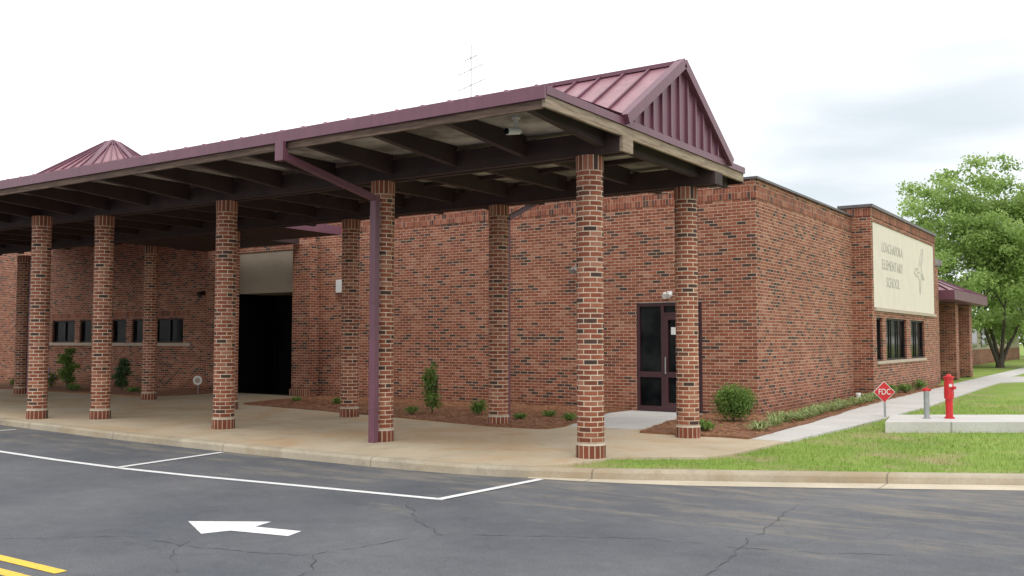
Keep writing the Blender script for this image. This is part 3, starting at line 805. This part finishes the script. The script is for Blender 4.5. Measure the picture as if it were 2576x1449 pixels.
lirs=[(-6.4,3.95),(-3.9,4.2),(-3.75,5.0),(-8.0,4.6),(-9.9,5.4),(-11.5,5.6),(-2.95,4.4),(-7.4,4.2)]
def tuft(x,y,h,w,n,mat,name,lab,group,z0=.03,cat_='plant'):
    a=rng.uniform(0,2*np.pi,n);r=w*np.sqrt(rng.random(n))*.25;l=w*rng.uniform(.3,.75,n);hh=h*rng.uniform(.5,1.1,n)
    bx=x+np.cos(a)*r;by=y+np.sin(a)*r;px_=-np.sin(a)*.008;py_=np.cos(a)*.008
    mx=bx+np.cos(a)*l*.5;my=by+np.sin(a)*l*.5;tx=bx+np.cos(a)*l;ty=by+np.sin(a)*l
    z=np.full(n,z0)
    V=np.stack([np.stack([bx-px_,by-py_,z],1),np.stack([bx+px_,by+py_,z],1),np.stack([mx+px_,my+py_,z+hh],1),np.stack([mx-px_,my-py_,z+hh],1)],1)
    V2=np.stack([np.stack([mx-px_,my-py_,z+hh],1),np.stack([mx+px_,my+py_,z+hh],1),np.stack([tx,ty,z+hh*.7],1),np.stack([tx,ty,z+hh*.7+.002],1)],1)
    VV=np.concatenate([V,V2],0).reshape(-1,3); t=rng.random(n)
    return rawtri(name,VV,2*n,4,np.concatenate([t,t]),[mat],dict(label=lab,category=cat_,group=group),None,(x,y,z0))
for i in range(24):
    y=4.6+i*.45; x=.60-.02*i+random.uniform(-.11,.11)
    if y>15: x=.2
    tuft(x,y,random.uniform(.10,.22),random.uniform(.28,.44),random.randint(45,110),'leaf_lirio','liriope_clump','pale green strappy grass clump edging the bed','liriope clumps edging the pine straw bed')
for x,y in lirs:
    shrub('bedding_plant',x,y,random.uniform(.28,.4),random.uniform(.12,.2),'leaf_bush','low green bedding plant in pine straw',260,.05,cat_='plant',group='low bedding plants in the pine straw')
for x,y,h in [(-22.4,5.3,.28),(-24.6,5.7,.3),(-21.0,5.5,.2),(-18.6,5.9,.15),(.15,16.2,.35),(.2,18.0,.3),(-.1,3.9,.2),(.18,20,.35)]:
    shrub('bedding_plant',x,y,.55,h,'leaf_bush','low green bedding plant in pine straw',500,.06,cat_='plant',group='low bedding plants in the pine straw')
e=shrub('flowering_shrub',-23.6,6.3,.6,.55,'leaf_bush','low shrub with pale purple flowers',700,.06)
b=MB()
for k in range(22):
    c=Vector((-23.6+random.uniform(-.26,.26),6.2+random.uniform(-.3,.1),.35+random.uniform(0,.28)))
    b.tube(c,c+Vector((0,-.02,.03)),.035,.02,6)
b.build('blossom',['flower'],e)

def tree(x,y,z0,h,crown,n,leaf,lab,seed,trunk=.2,mat='leaf_tree',nb=130,low=None):
    random.seed(seed)
    e=empty('tree',(x,y,z0),label=lab,category='tree')
    b=MB(); tips=[]
    def limb(p,d,l,r,dep):
        seg=3; q=p
        for s in range(seg):
            d2=(d+Vector((random.uniform(-.18,.18),random.uniform(-.18,.18),random.uniform(-.05,.15)))).normalized()
            q2=q+d2*l/seg; b.tube(q,q2,r*(1-.22*s),r*(1-.22*(s+1)),7,caps=False); q=q2;d=d2
            if dep<=1: tips.append(q.copy())
        tips.append(q.copy())
        if dep>0:
            for k in range(3):
                a=random.uniform(0,6.28); o=Vector((math.cos(a),math.sin(a),random.uniform(.1,.6)))
                limb(q,(d*.7+o*.75).normalized(),l*random.uniform(.55,.8),r*.36,dep-1)
    for k in range(4):
        a=k*1.57+random.random(); limb(Vector((x,y,z0)),Vector((math.cos(a)*.33,math.sin(a)*.33,1)).normalized(),h*.30,trunk*.7,3)
    b.tube((x,y,z0-.1),(x,y,z0+.5),trunk*1.3,trunk,10)
    b.build('trunk',['bark'],e)
    cx,cy,cz,rx,ry,rz=crown
    bl=[]
    for t in tips:
        q=((t.x-cx)/rx)**2+((t.y-cy)/ry)**2+((t.z-cz)/rz)**2
        if t.z>z0+h*.22 and q<1.2 and random.random()<.4: bl.append((t.x,t.y,t.z,random.uniform(.5,.9),random.uniform(.5,.9),random.uniform(.35,.65)))
    for k in range(nb):
        v=Vector((random.gauss(0,1),random.gauss(0,1),random.gauss(0,1))).normalized()*random.uniform(.3,1.08)**.75
        s=random.uniform(.4,1.05)*rx/5
        bl.append((cx+v.x*rx*.97,cy+v.y*ry*.97,cz+v.z*rz*.97,s,s,s*.6))
    if low:
        for k in range(low):
            a=random.uniform(0,6.28);q=random.uniform(.45,1.0);s=random.uniform(.45,.9)
            bl.append((cx+math.cos(a)*rx*q*.85,cy+math.sin(a)*ry*q*.85,random.uniform(1.7,3.2),s,s,s*.8))
    leafcloud('crown',bl,n,leaf,mat,e,.6)
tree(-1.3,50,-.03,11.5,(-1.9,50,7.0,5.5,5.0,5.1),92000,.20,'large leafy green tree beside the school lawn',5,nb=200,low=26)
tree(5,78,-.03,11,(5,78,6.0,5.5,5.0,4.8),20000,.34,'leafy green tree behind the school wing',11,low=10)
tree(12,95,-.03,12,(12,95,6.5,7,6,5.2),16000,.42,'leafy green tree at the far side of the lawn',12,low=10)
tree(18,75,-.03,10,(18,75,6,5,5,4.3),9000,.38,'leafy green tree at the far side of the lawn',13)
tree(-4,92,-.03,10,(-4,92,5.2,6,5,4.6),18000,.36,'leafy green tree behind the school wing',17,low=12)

# ------------------------------------------------------------ camera, light
cam=bpy.data.cameras.new('camera'); co=bpy.data.objects.new('camera',cam); COL.objects.link(co)
cam.lens=33.54; cam.sensor_width=36; cam.clip_end=3000
co.location=(6.25,-11.1,1.54)
f=Vector((-.56*.9985,.828*.9985,.0547)); co.rotation_euler=f.to_track_quat('-Z','Y').to_euler()
scene.camera=co
EL=math.radians(58); 
sd=Vector((.55,-.62,0)).normalized()
sun=bpy.data.lights.new('sun','SUN'); so=bpy.data.objects.new('sun',sun); COL.objects.link(so)
sun.energy=1.2; sun.angle=math.radians(18); sun.color=(1,.97,.92)
tosun=Vector((sd.x*math.cos(EL),sd.y*math.cos(EL),math.sin(EL)))
so.rotation_euler=(-tosun).to_track_quat('-Z','Y').to_euler(); so.location=(10,-20,30)
w=bpy.data.worlds.new('World'); scene.world=w; w.use_nodes=True; nt=w.node_tree
bg=nt.nodes['Background']; bg.inputs[1].default_value=.1
sky=nt.nodes.new('ShaderNodeTexSky'); sky.sky_type='NISHITA'; sky.sun_disc=False
sky.sun_elevation=EL; sky.sun_rotation=math.atan2(sd.x,sd.y)
tc=nt.nodes.new('ShaderNodeTexCoord').outputs['Generated']
mp=nt.nodes.new('ShaderNodeMapping'); mp.inputs['Scale'].default_value=(1,1,3.2); L(nt,tc,mp.inputs[0])
cl=noise(nt,mp.outputs[0],2.3,6,.5,.4)
dt=nt.nodes.new('ShaderNodeVectorMath'); dt.operation='DOT_PRODUCT'; dt.inputs[1].default_value=Vector((-.20,.96,.10)).normalized(); L(nt,tc,dt.inputs[0])
mr=nt.nodes.new('ShaderNodeMapRange'); mr.interpolation_type='SMOOTHSTEP'
mr.inputs[1].default_value=.95;mr.inputs[2].default_value=.998; L(nt,dt.outputs['Value'],mr.inputs[0])
k=math_(nt,'MULTIPLY',mr.outputs[0],ramp_out(nt,cl,[(.34,(.35,.35,.35)),(.62,(1,1,1))]))
white=mixc(nt,k,(15.6,15.6,15.6),(7.8,8.6,9.2))
col=mixc(nt,.94,sky.outputs[0],white)
L(nt,col,bg.inputs[0])
